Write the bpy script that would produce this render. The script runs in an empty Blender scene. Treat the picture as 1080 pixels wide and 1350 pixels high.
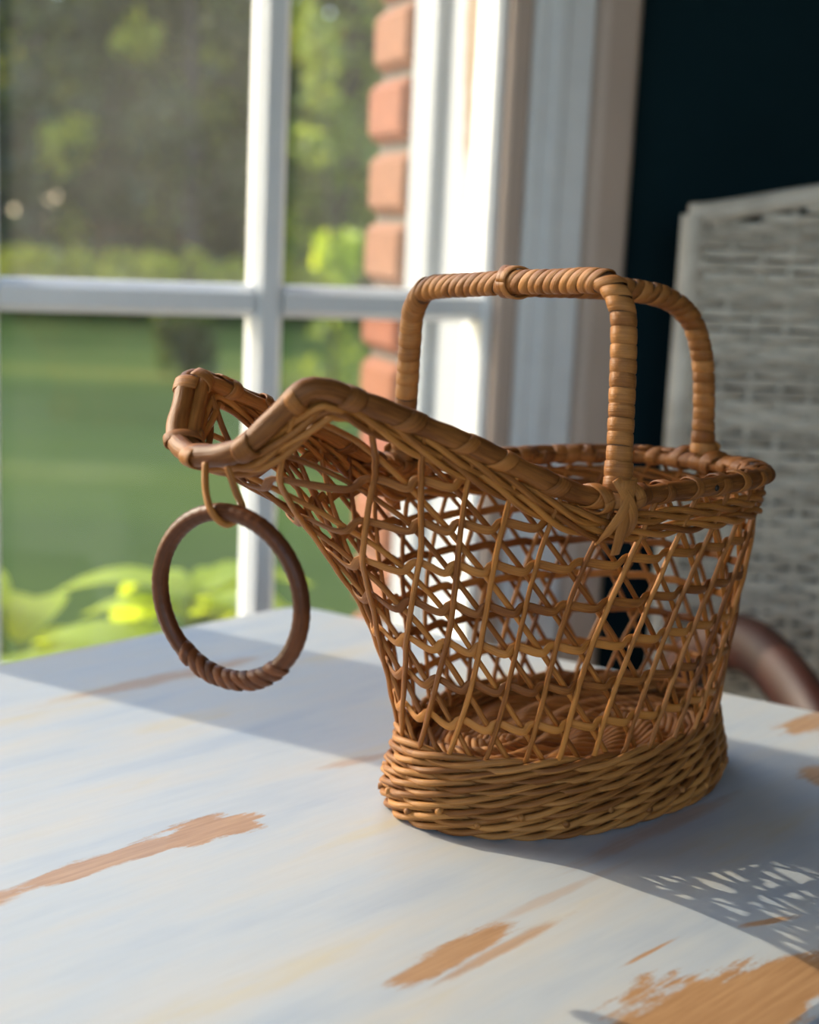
import bpy, math, random
import numpy as np
from mathutils import Matrix, Vector
random.seed(7); RNG = np.random.default_rng(7)
S = bpy.context.scene
COL = S.collection
R = math.radians

# ------------------------------------------------------------------ camera
F_PX = 2000.0
cam_d = bpy.data.cameras.new('camera'); cam = bpy.data.objects.new('camera', cam_d); COL.objects.link(cam)
C_POS = Vector((-0.04855, -0.82023, 0.32335))
c_r = Vector((0.998932, 0.008650, 0.045384)); c_u = Vector((-0.046201, 0.187019, 0.981269)); c_f = Vector((0, 0.982318, -0.187219))
M = Matrix((c_r, c_u, -c_f)).transposed().to_4x4(); M.translation = C_POS
cam.matrix_world = M
cam_d.sensor_fit = 'HORIZONTAL'; cam_d.sensor_width = 36; cam_d.lens = F_PX / 1080 * 36
cam_d.clip_start = 0.02; cam_d.clip_end = 200
cam_d.dof.use_dof = True; cam_d.dof.focus_distance = 0.785; cam_d.dof.aperture_fstop = 6.6
S.camera = cam
# ------------------------------------------------------------------ sky, sun, exposure
SUN_AZ, SUN_EL = -29.0, 29.0           # direction of travel on the ground, elevation
w = bpy.data.worlds.new('sky'); S.world = w; w.use_nodes = True
nt = w.node_tree; nt.nodes.clear()
bgn = nt.nodes.new('ShaderNodeBackground'); wo = nt.nodes.new('ShaderNodeOutputWorld')
sk = nt.nodes.new('ShaderNodeTexSky'); sk.sky_type = 'NISHITA'; sk.sun_disc = False
sk.sun_elevation = R(SUN_EL); sk.sun_rotation = R(-61.0); sk.air_density = 1.0; sk.dust_density = 1.5
nt.links.new(sk.outputs[0], bgn.inputs[0]); bgn.inputs[1].default_value = 0.66
nt.links.new(bgn.outputs[0], wo.inputs[0])
sd = bpy.data.lights.new('sun', 'SUN'); sun = bpy.data.objects.new('sun', sd); COL.objects.link(sun)
sd.energy = 4.0; sd.color = (1.0, 0.85, 0.64); sd.angle = R(0.55)
trav = Vector((math.cos(R(SUN_AZ)) * math.cos(R(SUN_EL)), math.sin(R(SUN_AZ)) * math.cos(R(SUN_EL)), -math.sin(R(SUN_EL))))
sun.rotation_euler = trav.to_track_quat('-Z', 'Y').to_euler()
sun.location = (-4, 3, 4)
S.view_settings.view_transform = 'Standard'; S.view_settings.look = 'None'
S.view_settings.gamma = 1.0; S.view_settings.use_curve_mapping = False
S.view_settings.exposure = 0.02

# ------------------------------------------------------------------ helpers
def link(o, parent=None):
    COL.objects.link(o)
    if parent is not None: o.parent = parent
    return o
def tag(o, label=None, cat=None, group=None, kind=None):
    if label: o['label'] = label
    if cat: o['category'] = cat
    if group: o['group'] = group
    if kind: o['kind'] = kind
    return o
def empty(name, loc=(0, 0, 0), rz=0.0, parent=None):
    o = bpy.data.objects.new(name, None); o.location = loc; o.rotation_euler = (0, 0, rz); o.empty_display_size = 0.05
    return link(o, parent)
class MB:
    def __init__(s): s.v = []; s.f = []; s.uv = []
    def add(s, v, f, uv=None):
        o = len(s.v); s.v.extend([tuple(map(float, p)) for p in v])
        s.f.extend([tuple(i + o for i in q) for q in f])
        if uv is None: uv = [[(0.0, 0.0)] * len(q) for q in f]
        s.uv.extend(uv); return s
    def box(s, x0, x1, y0, y1, z0, z1, ch=0.0, fn=None):
        if ch <= 0:
            v = [(x, y, z) for z in (z0, z1) for y in (y0, y1) for x in (x0, x1)]
            f = [(0, 2, 3, 1), (4, 5, 7, 6), (0, 1, 5, 4), (2, 6, 7, 3), (0, 4, 6, 2), (1, 3, 7, 5)]
        else:
            c = ch; v = []
            for (i, z, dz) in ((0, z0, c), (1, z1, -c)):
                pass
            rings = [(z0, c), (z0 + c, 0), (z1 - c, 0), (z1, c)]
            for z, i in rings:
                a0, a1, b0, b1 = x0 + i, x1 - i, y0 + i, y1 - i
                v += [(a0 + c - i, b0, z), (a1 - c + i, b0, z), (a1, b0 + c - i, z), (a1, b1 - c + i, z), (a1 - c + i, b1, z), (a0 + c - i, b1, z), (a0, b1 - c + i, z), (a0, b0 + c - i, z)]
            f = []
            for k in range(3):
                for j in range(8):
                    f.append((k * 8 + j, k * 8 + (j + 1) % 8, k * 8 + 8 + (j + 1) % 8, k * 8 + 8 + j))
            f.append(tuple(range(7, -1, -1))); f.append(tuple(range(24, 32)))
        if fn: v = [fn(*p) for p in v]
        return s.add(v, f)
    def build(s, name, mat, parent=None, smooth=False):
        me = bpy.data.meshes.new(name); me.from_pydata(s.v, [], s.f)
        uvl = me.uv_layers.new(name='UVMap')
        flat = np.array([c for q in s.uv for c in q], dtype=np.float32).ravel()
        uvl.data.foreach_set('uv', flat)
        if smooth: me.polygons.foreach_set('use_smooth', [True] * len(me.polygons))
        me.materials.append(mat); me.update()
        return link(bpy.data.objects.new(name, me), parent)
def unit(a): a = np.asarray(a, float); return a / (np.linalg.norm(a, axis=-1, keepdims=True) + 1e-12)
def circ(r, n=8, ry=None):
    ry = r if ry is None else ry
    return [(r * math.cos(2 * math.pi * k / n), ry * math.sin(2 * math.pi * k / n)) for k in range(n)]
def flat_prof(width, thick):   # rounded flat strip: a along normal, b along width
    w2, t = width / 2, thick / 2
    return [(-t, -w2 * .8), (0, -w2), (t, -w2 * .75), (t * 1.25, 0), (t, w2 * .75), (0, w2), (-t, w2 * .8)]
def sweep(mb, path, prof, nor=None, closed=False, scale=None, cap=True, vo=0.0):
    p = np.asarray(path, float); n = len(p)
    if closed: t = np.roll(p, -1, 0) - np.roll(p, 1, 0)
    else: t = np.gradient(p, axis=0)
    t = unit(t)
    if nor is None:
        nor = np.zeros_like(p); a = np.array([0, 0, 1.0]) if abs(t[0][2]) < .9 else np.array([1.0, 0, 0])
        for i in range(n):
            a = a - t[i] * np.dot(a, t[i]); a = a / np.linalg.norm(a); nor[i] = a
    else:
        nor = np.asarray(nor, float); nor = unit(nor - t * np.sum(nor * t, 1, keepdims=True))
    bi = np.cross(t, nor)
    k = len(prof); pr = np.array(prof)
    sc = np.ones(n) if scale is None else np.asarray(scale, float)
    v = (p[:, None, :] + nor[:, None, :] * (pr[None, :, 0:1] * sc[:, None, None]) + bi[:, None, :] * (pr[None, :, 1:2] * sc[:, None, None])).reshape(-1, 3)
    L = np.r_[0, np.cumsum(np.linalg.norm(np.diff(p, axis=0), axis=1))]
    f = []; uv = []
    m = n if closed else n - 1
    for i in range(m):
        i2 = (i + 1) % n; l0 = L[i]; l1 = L[i + 1] if i + 1 < n else L[i] + np.linalg.norm(p[0] - p[-1])
        for j in range(k):
            j2 = (j + 1) % k
            f.append((i * k + j, i * k + j2, i2 * k + j2, i2 * k + j))
            uv.append([(l0 + vo, j / k), (l0 + vo, (j + 1) / k), (l1 + vo, (j + 1) / k), (l1 + vo, j / k)])
    if cap and not closed:
        f.append(tuple(range(k - 1, -1, -1))); uv.append([(vo, .5)] * k)
        f.append(tuple(range((n - 1) * k, n * k))); uv.append([(L[-1] + vo, .5)] * k)
    return mb.add(v, f, uv)
def crom(pts, n=10):
    pts = np.array(pts, float); Q = np.vstack([2 * pts[0] - pts[1], pts, 2 * pts[-1] - pts[-2]]); out = []
    for i in range(len(pts) - 1):
        a, b, c, d = Q[i:i + 4]
        for t in np.linspace(0, 1, n, endpoint=False):
            out.append(.5 * (2 * b + (c - a) * t + (2 * a - 5 * b + 4 * c - d) * t * t + (3 * b - a - 3 * c + d) * t ** 3))
    out.append(pts[-1]); return np.array(out)
def resamp(c, n, closed=False):
    c = np.asarray(c, float)
    if closed: c = np.vstack([c, c[:1]])
    L = np.r_[0, np.cumsum(np.linalg.norm(np.diff(c, axis=0), axis=1))]
    q = np.linspace(0, L[-1], n, endpoint=not closed)
    return np.stack([np.interp(q, L, c[:, i]) for i in range(3)], 1)
def path_len(c): return float(np.linalg.norm(np.diff(c, axis=0), axis=1).sum())

# ------------------------------------------------------------------ materials
def new_mat(name):
    m = bpy.data.materials.new(name); m.use_nodes = True; n = m.node_tree.nodes
    return m, n, m.node_tree.links, n['Principled BSDF']
def ramp(n, stops):
    r = n.new('ShaderNodeValToRGB'); e = r.color_ramp.elements
    while len(e) < len(stops): e.new(.5)
    for el, (p, c) in zip(e, stops): el.position = p; el.color = (*c, 1)
    return r
def plain(name, col, rough=.5, var=.12, scale=8.0, bump=0.0, spec=.5):
    m, n, l, b = new_mat(name)
    tc = n.new('ShaderNodeTexCoord'); no = n.new('ShaderNodeTexNoise'); no.inputs['Scale'].default_value = scale; no.inputs['Detail'].default_value = 6
    l.new(tc.outputs['Object'], no.inputs['Vector'])
    c = np.array(col); rp = ramp(n, [(.25, tuple(c * (1 - var))), (.75, tuple(np.minimum(c * (1 + var), 1)))])
    l.new(no.outputs['Fac'], rp.inputs['Fac']); l.new(rp.outputs[0], b.inputs['Base Color'])
    b.inputs['Roughness'].default_value = rough; b.inputs['Specular IOR Level'].default_value = spec
    if bump > 0:
        bp = n.new('ShaderNodeBump'); bp.inputs['Strength'].default_value = bump; bp.inputs['Distance'].default_value = .002
        l.new(no.outputs['Fac'], bp.inputs['Height']); l.new(bp.outputs[0], b.inputs['Normal'])
    return m
def cane(name, dark, light, rough=.42, bump=.6):
    m, n, l, b = new_mat(name)
    uv = n.new('ShaderNodeUVMap'); uv.uv_map = 'UVMap'
    oi = n.new('ShaderNodeObjectInfo')
    add = n.new('ShaderNodeVectorMath'); add.operation = 'ADD'
    cb = n.new('ShaderNodeCombineXYZ'); mul = n.new('ShaderNodeMath'); mul.operation = 'MULTIPLY'; mul.inputs[1].default_value = 13.7
    l.new(oi.outputs['Random'], mul.inputs[0]); l.new(mul.outputs[0], cb.inputs[0]); l.new(mul.outputs[0], cb.inputs[2])
    l.new(uv.outputs[0], add.inputs[0]); l.new(cb.outputs[0], add.inputs[1])
    mp = n.new('ShaderNodeMapping'); mp.inputs['Scale'].default_value = (45, 18, 1); l.new(add.outputs[0], mp.inputs['Vector'])
    no = n.new('ShaderNodeTexNoise'); no.inputs['Scale'].default_value = 1.0; no.inputs['Detail'].default_value = 5; no.inputs['Roughness'].default_value = .65
    l.new(mp.outputs[0], no.inputs['Vector'])
    mp2 = n.new('ShaderNodeMapping'); mp2.inputs['Scale'].default_value = (22, .6, 1); l.new(add.outputs[0], mp2.inputs['Vector'])
    n2 = n.new('ShaderNodeTexNoise'); n2.inputs['Scale'].default_value = 1.0; n2.inputs['Detail'].default_value = 2; l.new(mp2.outputs[0], n2.inputs['Vector'])
    ma = n.new('ShaderNodeMath'); ma.operation = 'ADD'; l.new(no.outputs['Fac'], ma.inputs[0]); l.new(n2.outputs['Fac'], ma.inputs[1])
    mb_ = n.new('ShaderNodeMath'); mb_.operation = 'MULTIPLY_ADD'; mb_.inputs[1].default_value = .5; l.new(ma.outputs[0], mb_.inputs[0])
    m3 = n.new('ShaderNodeMath'); m3.operation = 'MULTIPLY_ADD'; m3.inputs[1].default_value = .22; m3.inputs[2].default_value = -.11; l.new(oi.outputs['Random'], m3.inputs[0])
    l.new(m3.outputs[0], mb_.inputs[2])
    rp = ramp(n, [(.36, dark), (.62, light)])
    l.new(mb_.outputs[0], rp.inputs['Fac']); l.new(rp.outputs[0], b.inputs['Base Color'])
    b.inputs['Roughness'].default_value = rough; b.inputs['Specular IOR Level'].default_value = .32
    bp = n.new('ShaderNodeBump'); bp.inputs['Strength'].default_value = bump; bp.inputs['Distance'].default_value = .0008
    l.new(no.outputs['Fac'], bp.inputs['Height']); l.new(bp.outputs[0], b.inputs['Normal'])
    return m
MAT = {}
MAT['cane'] = cane('wicker_cane', (.20, .060, .010), (.52, .205, .042), .42)
MAT['cane_rim'] = cane('wicker_rim', (.165, .052, .010), (.42, .158, .034), .48, .6)
MAT['cane_base'] = cane('wicker_base', (.21, .072, .015), (.53, .235, .062), .48)
MAT['wrap'] = cane('handle_wrap', (.27, .096, .021), (.54, .228, .060), .42, .6)
MAT['ring'] = cane('ring_wrap', (.09, .025, .007), (.22, .066, .019), .42, .3)
MAT['core'] = plain('cane_core', (.12, .05, .018), .6)
MAT['nail'] = plain('dark_nail', (.02, .014, .01), .4)
MAT['white_paint'] = plain('white_gloss_paint', (.82, .83, .83), .35, .04, 30, .15)
MAT['casing_taupe'] = plain('casing_taupe', (.54, .42, .34), .4, .05, 14, .1)  # taupe, browner and darker than the white boards
MAT['navy'] = plain('dark_teal_wall', (.004, .019, .025), .85, .15, 5, .1, .15)
MAT['room_wall'] = plain('room_wall_paint', (.74, .70, .64), .7, .05, 4)
MAT['ceiling'] = plain('ceiling_paint', (.75, .74, .72), .8, .03, 3)
MAT['mortar'] = plain('mortar', (.15, .13, .11), .9, .15, 60, .5)
MAT['mahogany'] = plain('dark_mahogany', (.040, .009, .005), .5, .25, 20, .05, .3)
MAT['bark'] = plain('bark', (.05, .038, .03), .9, .35, 10, .6)
def floor_mat():
    m, n, l, b = new_mat('dark_floor_boards')
    tc = n.new('ShaderNodeTexCoord'); br = n.new('ShaderNodeTexBrick'); br.inputs['Scale'].default_value = 1.0
    br.inputs['Brick Width'].default_value = 1.2; br.inputs['Row Height'].default_value = .11; br.inputs['Mortar Size'].default_value = .002
    br.inputs['Color1'].default_value = (.16, .095, .05, 1); br.inputs['Color2'].default_value = (.22, .135, .075, 1); br.inputs['Mortar'].default_value = (.02, .012, .008, 1)
    l.new(tc.outputs['Object'], br.inputs['Vector']); l.new(br.outputs['Color'], b.inputs['Base Color']); b.inputs['Roughness'].default_value = .4
    return m
MAT['floor'] = floor_mat()
def brick_mat():
    m, n, l, b = new_mat('red_brick')
    tc = n.new('ShaderNodeTexCoord'); oi = n.new('ShaderNodeObjectInfo')
    no = n.new('ShaderNodeTexNoise'); no.inputs['Scale'].default_value = 60; no.inputs['Detail'].default_value = 8; l.new(tc.outputs['Object'], no.inputs['Vector'])
    r1 = ramp(n, [(0, (.27, .065, .035)), (.5, (.33, .11, .045)), (1, (.30, .125, .06))]); l.new(oi.outputs['Random'], r1.inputs['Fac'])
    r2 = ramp(n, [(.3, (.72, .72, .72)), (.7, (1.0, 1.0, 1.0))]); l.new(no.outputs['Fac'], r2.inputs['Fac'])
    mx = n.new('ShaderNodeMix'); mx.data_type = 'RGBA'; mx.blend_type = 'MULTIPLY'; mx.inputs[0].default_value = 1
    l.new(r1.outputs[0], mx.inputs[6]); l.new(r2.outputs[0], mx.inputs[7]); l.new(mx.outputs[2], b.inputs['Base Color'])
    b.inputs['Roughness'].default_value = .85
    bp = n.new('ShaderNodeBump'); bp.inputs['Strength'].default_value = .4; bp.inputs['Distance'].default_value = .003; l.new(no.outputs['Fac'], bp.inputs['Height']); l.new(bp.outputs[0], b.inputs['Normal'])
    return m
MAT['brick'] = brick_mat()
def glass_mat(name, dirt):
    m, n, l, b = new_mat(name); n.remove(b); out = n['Material Output']
    tr = n.new('ShaderNodeBsdfTransparent'); tr.inputs[0].default_value = (.95, .965, .955, 1)
    gl = n.new('ShaderNodeBsdfGlossy'); gl.inputs['Roughness'].default_value = .02
    tl = n.new('ShaderNodeBsdfTranslucent'); tl.inputs[0].default_value = (.9, .88, .82, 1)
    lf = n.new('ShaderNodeLayerWeight'); lf.inputs['Blend'].default_value = .5
    lp = n.new('ShaderNodeMath'); lp.operation = 'POWER'; lp.inputs[1].default_value = 5.0; l.new(lf.outputs['Facing'], lp.inputs[0])
    lw = n.new('ShaderNodeMath'); lw.operation = 'MULTIPLY_ADD'; lw.inputs[1].default_value = .9; lw.inputs[2].default_value = .02; l.new(lp.outputs[0], lw.inputs[0])
    m1 = n.new('ShaderNodeMixShader'); l.new(lw.outputs[0], m1.inputs[0]); l.new(tr.outputs[0], m1.inputs[1]); l.new(gl.outputs[0], m1.inputs[2])
    tc = n.new('ShaderNodeTexCoord'); no = n.new('ShaderNodeTexNoise'); no.inputs['Scale'].default_value = 5; no.inputs['Detail'].default_value = 8; no.inputs['Roughness'].default_value = .7
    l.new(tc.outputs['Object'], no.inputs['Vector'])
    mr = n.new('ShaderNodeMapRange'); mr.inputs[1].default_value = .3; mr.inputs[2].default_value = .8; mr.inputs[3].default_value = dirt * .35; mr.inputs[4].default_value = dirt
    l.new(no.outputs['Fac'], mr.inputs[0])
    m2 = n.new('ShaderNodeMixShader'); l.new(mr.outputs[0], m2.inputs[0]); l.new(m1.outputs[0], m2.inputs[1]); l.new(tl.outputs[0], m2.inputs[2])
    l.new(m2.outputs[0], out.inputs[0]); return m
MAT['glass'] = glass_mat('dusty_window_glass', .035)
MAT['glass_low'] = glass_mat('cleaner_window_glass', .012)
def leaf_mat(name, c1, c2, tcol, trans=.35):
    m, n, l, b = new_mat(name); out = n['Material Output']
    tc = n.new('ShaderNodeTexCoord'); no = n.new('ShaderNodeTexNoise'); no.inputs['Scale'].default_value = 1.3; no.inputs['Detail'].default_value = 4
    l.new(tc.outputs['Object'], no.inputs['Vector']); rp = ramp(n, [(.3, c1), (.7, c2)]); l.new(no.outputs['Fac'], rp.inputs['Fac'])
    l.new(rp.outputs[0], b.inputs['Base Color']); b.inputs['Roughness'].default_value = .5
    tl = n.new('ShaderNodeBsdfTranslucent'); tl.inputs[0].default_value = (*tcol, 1)
    mx = n.new('ShaderNodeMixShader'); mx.inputs[0].default_value = trans
    l.new(b.outputs[0], mx.inputs[1]); l.new(tl.outputs[0], mx.inputs[2]); l.new(mx.outputs[0], out.inputs[0]); return m
MAT['leaf_dark'] = leaf_mat('woodland_leaf', (.018, .032, .009), (.055, .080, .016), (.13, .18, .015), .3)
MAT['leaf_sun_tint'] = leaf_mat('sun_tinted_leaf', (.24, .27, .03), (.42, .40, .05), (.70, .68, .06), .5)  # sunlight on the leaves is put into this yellow-green colour
MAT['leaf_mid'] = leaf_mat('garden_leaf', (.10, .15, .03), (.24, .30, .05), (.42, .48, .05), .4)
MAT['leaf_lime'] = leaf_mat('lime_leaf', (.24, .34, .02), (.42, .50, .03), (.78, .86, .03), .5)
def lawn_mat():
    m, n, l, b = new_mat('mown_lawn')
    tc = n.new('ShaderNodeTexCoord'); no = n.new('ShaderNodeTexNoise'); no.inputs['Scale'].default_value = .35; no.inputs['Detail'].default_value = 6
    mp = n.new('ShaderNodeMapping'); mp.inputs['Scale'].default_value = (.45, 1.6, 1); l.new(tc.outputs['Object'], mp.inputs['Vector']); l.new(mp.outputs[0], no.inputs['Vector'])
    rp = ramp(n, [(.3, (.034, .070, .012)), (.5, (.058, .102, .015)), (.60, (.10, .135, .02)), (.72, (.21, .20, .035))]); l.new(no.outputs['Fac'], rp.inputs['Fac'])
    n2 = n.new('ShaderNodeTexNoise'); n2.inputs['Scale'].default_value = 45; n2.inputs['Detail'].default_value = 4; l.new(tc.outputs['Object'], n2.inputs['Vector'])
    r2 = ramp(n, [(.3, (.7, .7, .7)), (.7, (1, 1, 1))]); l.new(n2.outputs['Fac'], r2.inputs['Fac'])
    mx = n.new('ShaderNodeMix'); mx.data_type = 'RGBA'; mx.blend_type = 'MULTIPLY'; mx.inputs[0].default_value = 1
    l.new(rp.outputs[0], mx.inputs[6]); l.new(r2.outputs[0], mx.inputs[7]); l.new(mx.outputs[2], b.inputs['Base Color']); b.inputs['Roughness'].default_value = .9
    b.inputs['Specular IOR Level'].default_value = .1
    return m
MAT['lawn'] = lawn_mat()
STREAK = R(47)
def table_mat():
    m, n, l, b = new_mat('worn_white_painted_wood')
    tc = n.new('ShaderNodeTexCoord'); P = tc.outputs['Object']
    def mapped(loc, rot, sc):
        mp = n.new('ShaderNodeMapping'); mp.vector_type = 'TEXTURE'; mp.inputs['Location'].default_value = loc; mp.inputs['Rotation'].default_value = (0, 0, rot); mp.inputs['Scale'].default_value = sc
        l.new(P, mp.inputs['Vector']); return mp.outputs[0]
    def noise(vec, scale, detail=5, rough=.6):
        t = n.new('ShaderNodeTexNoise'); t.inputs['Scale'].default_value = scale; t.inputs['Detail'].default_value = detail; t.inputs['Roughness'].default_value = rough
        l.new(vec, t.inputs['Vector']); return t.outputs['Fac']
    def math_(op, a, c=None, d=None):
        t = n.new('ShaderNodeMath'); t.operation = op
        for i, x in enumerate((a, c, d)):
            if x is None: continue
            if isinstance(x, (int, float)): t.inputs[i].default_value = x
            else: l.new(x, t.inputs[i])
        return t.outputs[0]
    brush = noise(mapped((0, 0, 0), STREAK, (.06, .0045, .05)), 1.0, 6, .7)
    blob = noise(mapped((0, 0, 0), STREAK, (.03, .012, .02)), 1.0, 4, .55)
    fine = noise(P, 420, 4, .7)
    wob = math_('ADD', math_('MULTIPLY', math_('SUBTRACT', blob, .5), 1.5), math_('MULTIPLY', math_('SUBTRACT', brush, .5), 1.1))
    wob = math_('ADD', wob, math_('MULTIPLY', math_('SUBTRACT', fine, .5), .35))
    #           cx     cy     a     b      rot  strength softness
    patches = [(-.150, -.056, .031, .0135, 47, 1.0, .12), (-.138, -.052, .018, .010, 20, 1.0, .12), (-.200, -.108, .062, .0080, 48, .95, .2), (-.176, -.083, .034, .0085, 46, .95, .2), (-.245, -.158, .03, .008, 47, .9, .3),
               (-.018, -.182, .043, .0085, 50, .95, .25), (.004, -.176, .040, .0035, 49, .75, .5), (.095, -.222, .050, .030, 35, 1.0, .15), (.128, -.198, .045, .017, 38, 1.0, .2),
               (-.212, .212, .075, .0085, 46, .75, .5), (-.070, .062, .030, .0045, 38, .6, .6), (.228, .172, .030, .012, 45, .9, .25), (.218, .070, .018, .018, 45, .9, .3),
               (.069, -.1755, .019, .0013, 46, .9, .4), (.100, -.022, .06, .006, 47, .5, .6), (.134, -.136, .014, .0028, 25, .9, .4), (.03, -.12, .05, .003, 47, .35, .7)]
    mask = None
    for (cx, cy, a, bb, rot, st, so) in patches:
        ln = n.new('ShaderNodeVectorMath'); ln.operation = 'LENGTH'; l.new(mapped((cx, cy, 0), R(rot), (a, bb, 1000)), ln.inputs[0])
        d = math_('ADD', ln.outputs['Value'], wob)
        mr = n.new('ShaderNodeMapRange'); mr.interpolation_type = 'SMOOTHSTEP'; l.new(d, mr.inputs[0])
        mr.inputs[1].default_value = 1.0 + so; mr.inputs[2].default_value = 1.0 - so; mr.inputs[3].default_value = 0; mr.inputs[4].default_value = st
        mask = mr.outputs[0] if mask is None else math_('MAXIMUM', mask, mr.outputs[0])
    # faint brush wear along the grain
    wear = n.new('ShaderNodeMapRange'); l.new(math_('ADD', brush, math_('MULTIPLY', fine, .15)), wear.inputs[0]); wear.inputs[1].default_value = .74; wear.inputs[2].default_value = .9; wear.inputs[4].default_value = .45
    mask = math_('MAXIMUM', mask, wear.outputs[0])
    tint = noise(mapped((.3, .1, 0), STREAK, (.22, .045, .2)), 1.0, 4, .55)
    paint = ramp(n, [(.28, (.41, .485, .60)), (.46, (.525, .575, .635)), (.60, (.58, .59, .595)), (.74, (.62, .555, .40))]); l.new(tint, paint.inputs['Fac'])
    shade = ramp(n, [(.25, (.93, .93, .94)), (.7, (1, 1, 1))]); l.new(brush, shade.inputs['Fac'])
    pm = n.new('ShaderNodeMix'); pm.data_type = 'RGBA'; pm.blend_type = 'MULTIPLY'; pm.inputs[0].default_value = 1; l.new(paint.outputs[0], pm.inputs[6]); l.new(shade.outputs[0], pm.inputs[7])
    wood = ramp(n, [(.3, (.38, .20, .090)), (.7, (.54, .315, .16))]); l.new(noise(mapped((0, 0, 0), STREAK, (.05, .003, .05)), 1, 4, .6), wood.inputs['Fac'])
    mx = n.new('ShaderNodeMix'); mx.data_type = 'RGBA'; l.new(mask, mx.inputs[0]); l.new(pm.outputs[2], mx.inputs[6]); l.new(wood.outputs[0], mx.inputs[7])
    l.new(mx.outputs[2], b.inputs['Base Color'])
    b.inputs['Roughness'].default_value = .40; b.inputs['Specular IOR Level'].default_value = .5
    h = math_('ADD', math_('MULTIPLY', brush, .6), math_('MULTIPLY', fine, .4)); h = math_('SUBTRACT', h, math_('MULTIPLY', mask, .5))
    bp = n.new('ShaderNodeBump'); bp.inputs['Strength'].default_value = .25; bp.inputs['Distance'].default_value = .0006; l.new(h, bp.inputs['Height']); l.new(bp.outputs[0], b.inputs['Normal'])
    return m
MAT['table'] = table_mat()
def jamb_mat():
    m, n, l, b = new_mat('peeling_white_jamb')
    tc = n.new('ShaderNodeTexCoord'); mp = n.new('ShaderNodeMapping'); mp.vector_type = 'TEXTURE'; mp.inputs['Location'].default_value = (0, .078, .62); mp.inputs['Scale'].default_value = (10, .022, .25)
    l.new(tc.outputs['Object'], mp.inputs['Vector']); ln = n.new('ShaderNodeVectorMath'); ln.operation = 'LENGTH'; l.new(mp.outputs[0], ln.inputs[0])
    no = n.new('ShaderNodeTexNoise'); no.inputs['Scale'].default_value = 14; no.inputs['Detail'].default_value = 6; l.new(tc.outputs['Object'], no.inputs['Vector'])
    ad = n.new('ShaderNodeMath'); ad.operation = 'MULTIPLY_ADD'; ad.inputs[1].default_value = 1.2; l.new(no.outputs['Fac'], ad.inputs[0]); l.new(ln.outputs['Value'], ad.inputs[2])
    mr = n.new('ShaderNodeMapRange'); l.new(ad.outputs[0], mr.inputs[0]); mr.inputs[1].default_value = 1.75; mr.inputs[2].default_value = 1.4
    mx = n.new('ShaderNodeMix'); mx.data_type = 'RGBA'; l.new(mr.outputs[0], mx.inputs[0]); mx.inputs[6].default_value = (.34, .36, .38, 1); mx.inputs[7].default_value = (.17, .095, .035, 1)
    l.new(mx.outputs[2], b.inputs['Base Color']); b.inputs['Roughness'].default_value = .6; return m
MAT['jamb'] = jamb_mat()
MAT['whitewash'] = cane('whitewashed_cane', (.54, .48, .39), (.84, .77, .65), .65, .4)

# ------------------------------------------------------------------ setting: window wall (its own frame: x along the wall, y outwards)
TH = R(20); W_O = (-.199, .78, 0)
FLOOR_Z = -.75; GROUND_Z = -1.05
def wall_root(name): 
    e = empty(name, W_O, TH); tag(e, kind='structure'); return e
wall = wall_root('wall_back')
IN, OUT = -.06, .28
mb = MB()
mb.box(.262, 4.0, -.022, OUT, FLOOR_Z, 1.8); mb.build('right_pier', MAT['navy'], wall)
mb = MB(); mb.box(-.702, -.60, IN, .10, -.24, 1.25); mb.build('middle_pier', MAT['navy'], wall)
mb = MB(); mb.box(-3.2, .262, IN, .10, FLOOR_Z, -.24); mb.build('lower_wall', MAT['navy'], wall)
mb = MB(); mb.box(-3.2, .262, IN, .10, 1.25, 1.8); mb.build('upper_wall', MAT['navy'], wall)
mb = MB(); mb.box(-3.2, -2.1, IN, .10, -.24, 1.25); mb.build('left_pier', MAT['navy'], wall)
# outer brickwork: the reveal beside the window, seen through the glass
bw = wall_root('wall_outside')
MB().box(.246, 1.6, .285, .415, GROUND_Z, 1.8).build('mortar_bed', MAT['mortar'], bw)
pitch = .0895; bmeshes = []
for kx in range(2):
    ln = (.215, .105)[kx]
    m_ = MB().box(0, ln, 0, .148, 0, .077, .011); o_ = m_.build('brick', MAT['brick']); bmeshes.append(o_.data); bpy.data.objects.remove(o_)
rr = random.Random(3)
for k in range(0, 22):
    z = .5957 - pitch * 13 + pitch * k + .006
    st = k % 2
    x = .229
    for j in range(3):
        kind = st if j == 0 else 0
        o = bpy.data.objects.new('brick', bmeshes[kind]); o.location = (x + rr.uniform(-.003, .003), .272 + rr.uniform(-.006, .006), z + rr.uniform(-.002, .002)); link(o, bw)
        o.rotation_euler = (0, rr.uniform(-.012, .012), rr.uniform(-.015, .015))
        x += (.215, .105)[kind] + .011
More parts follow.
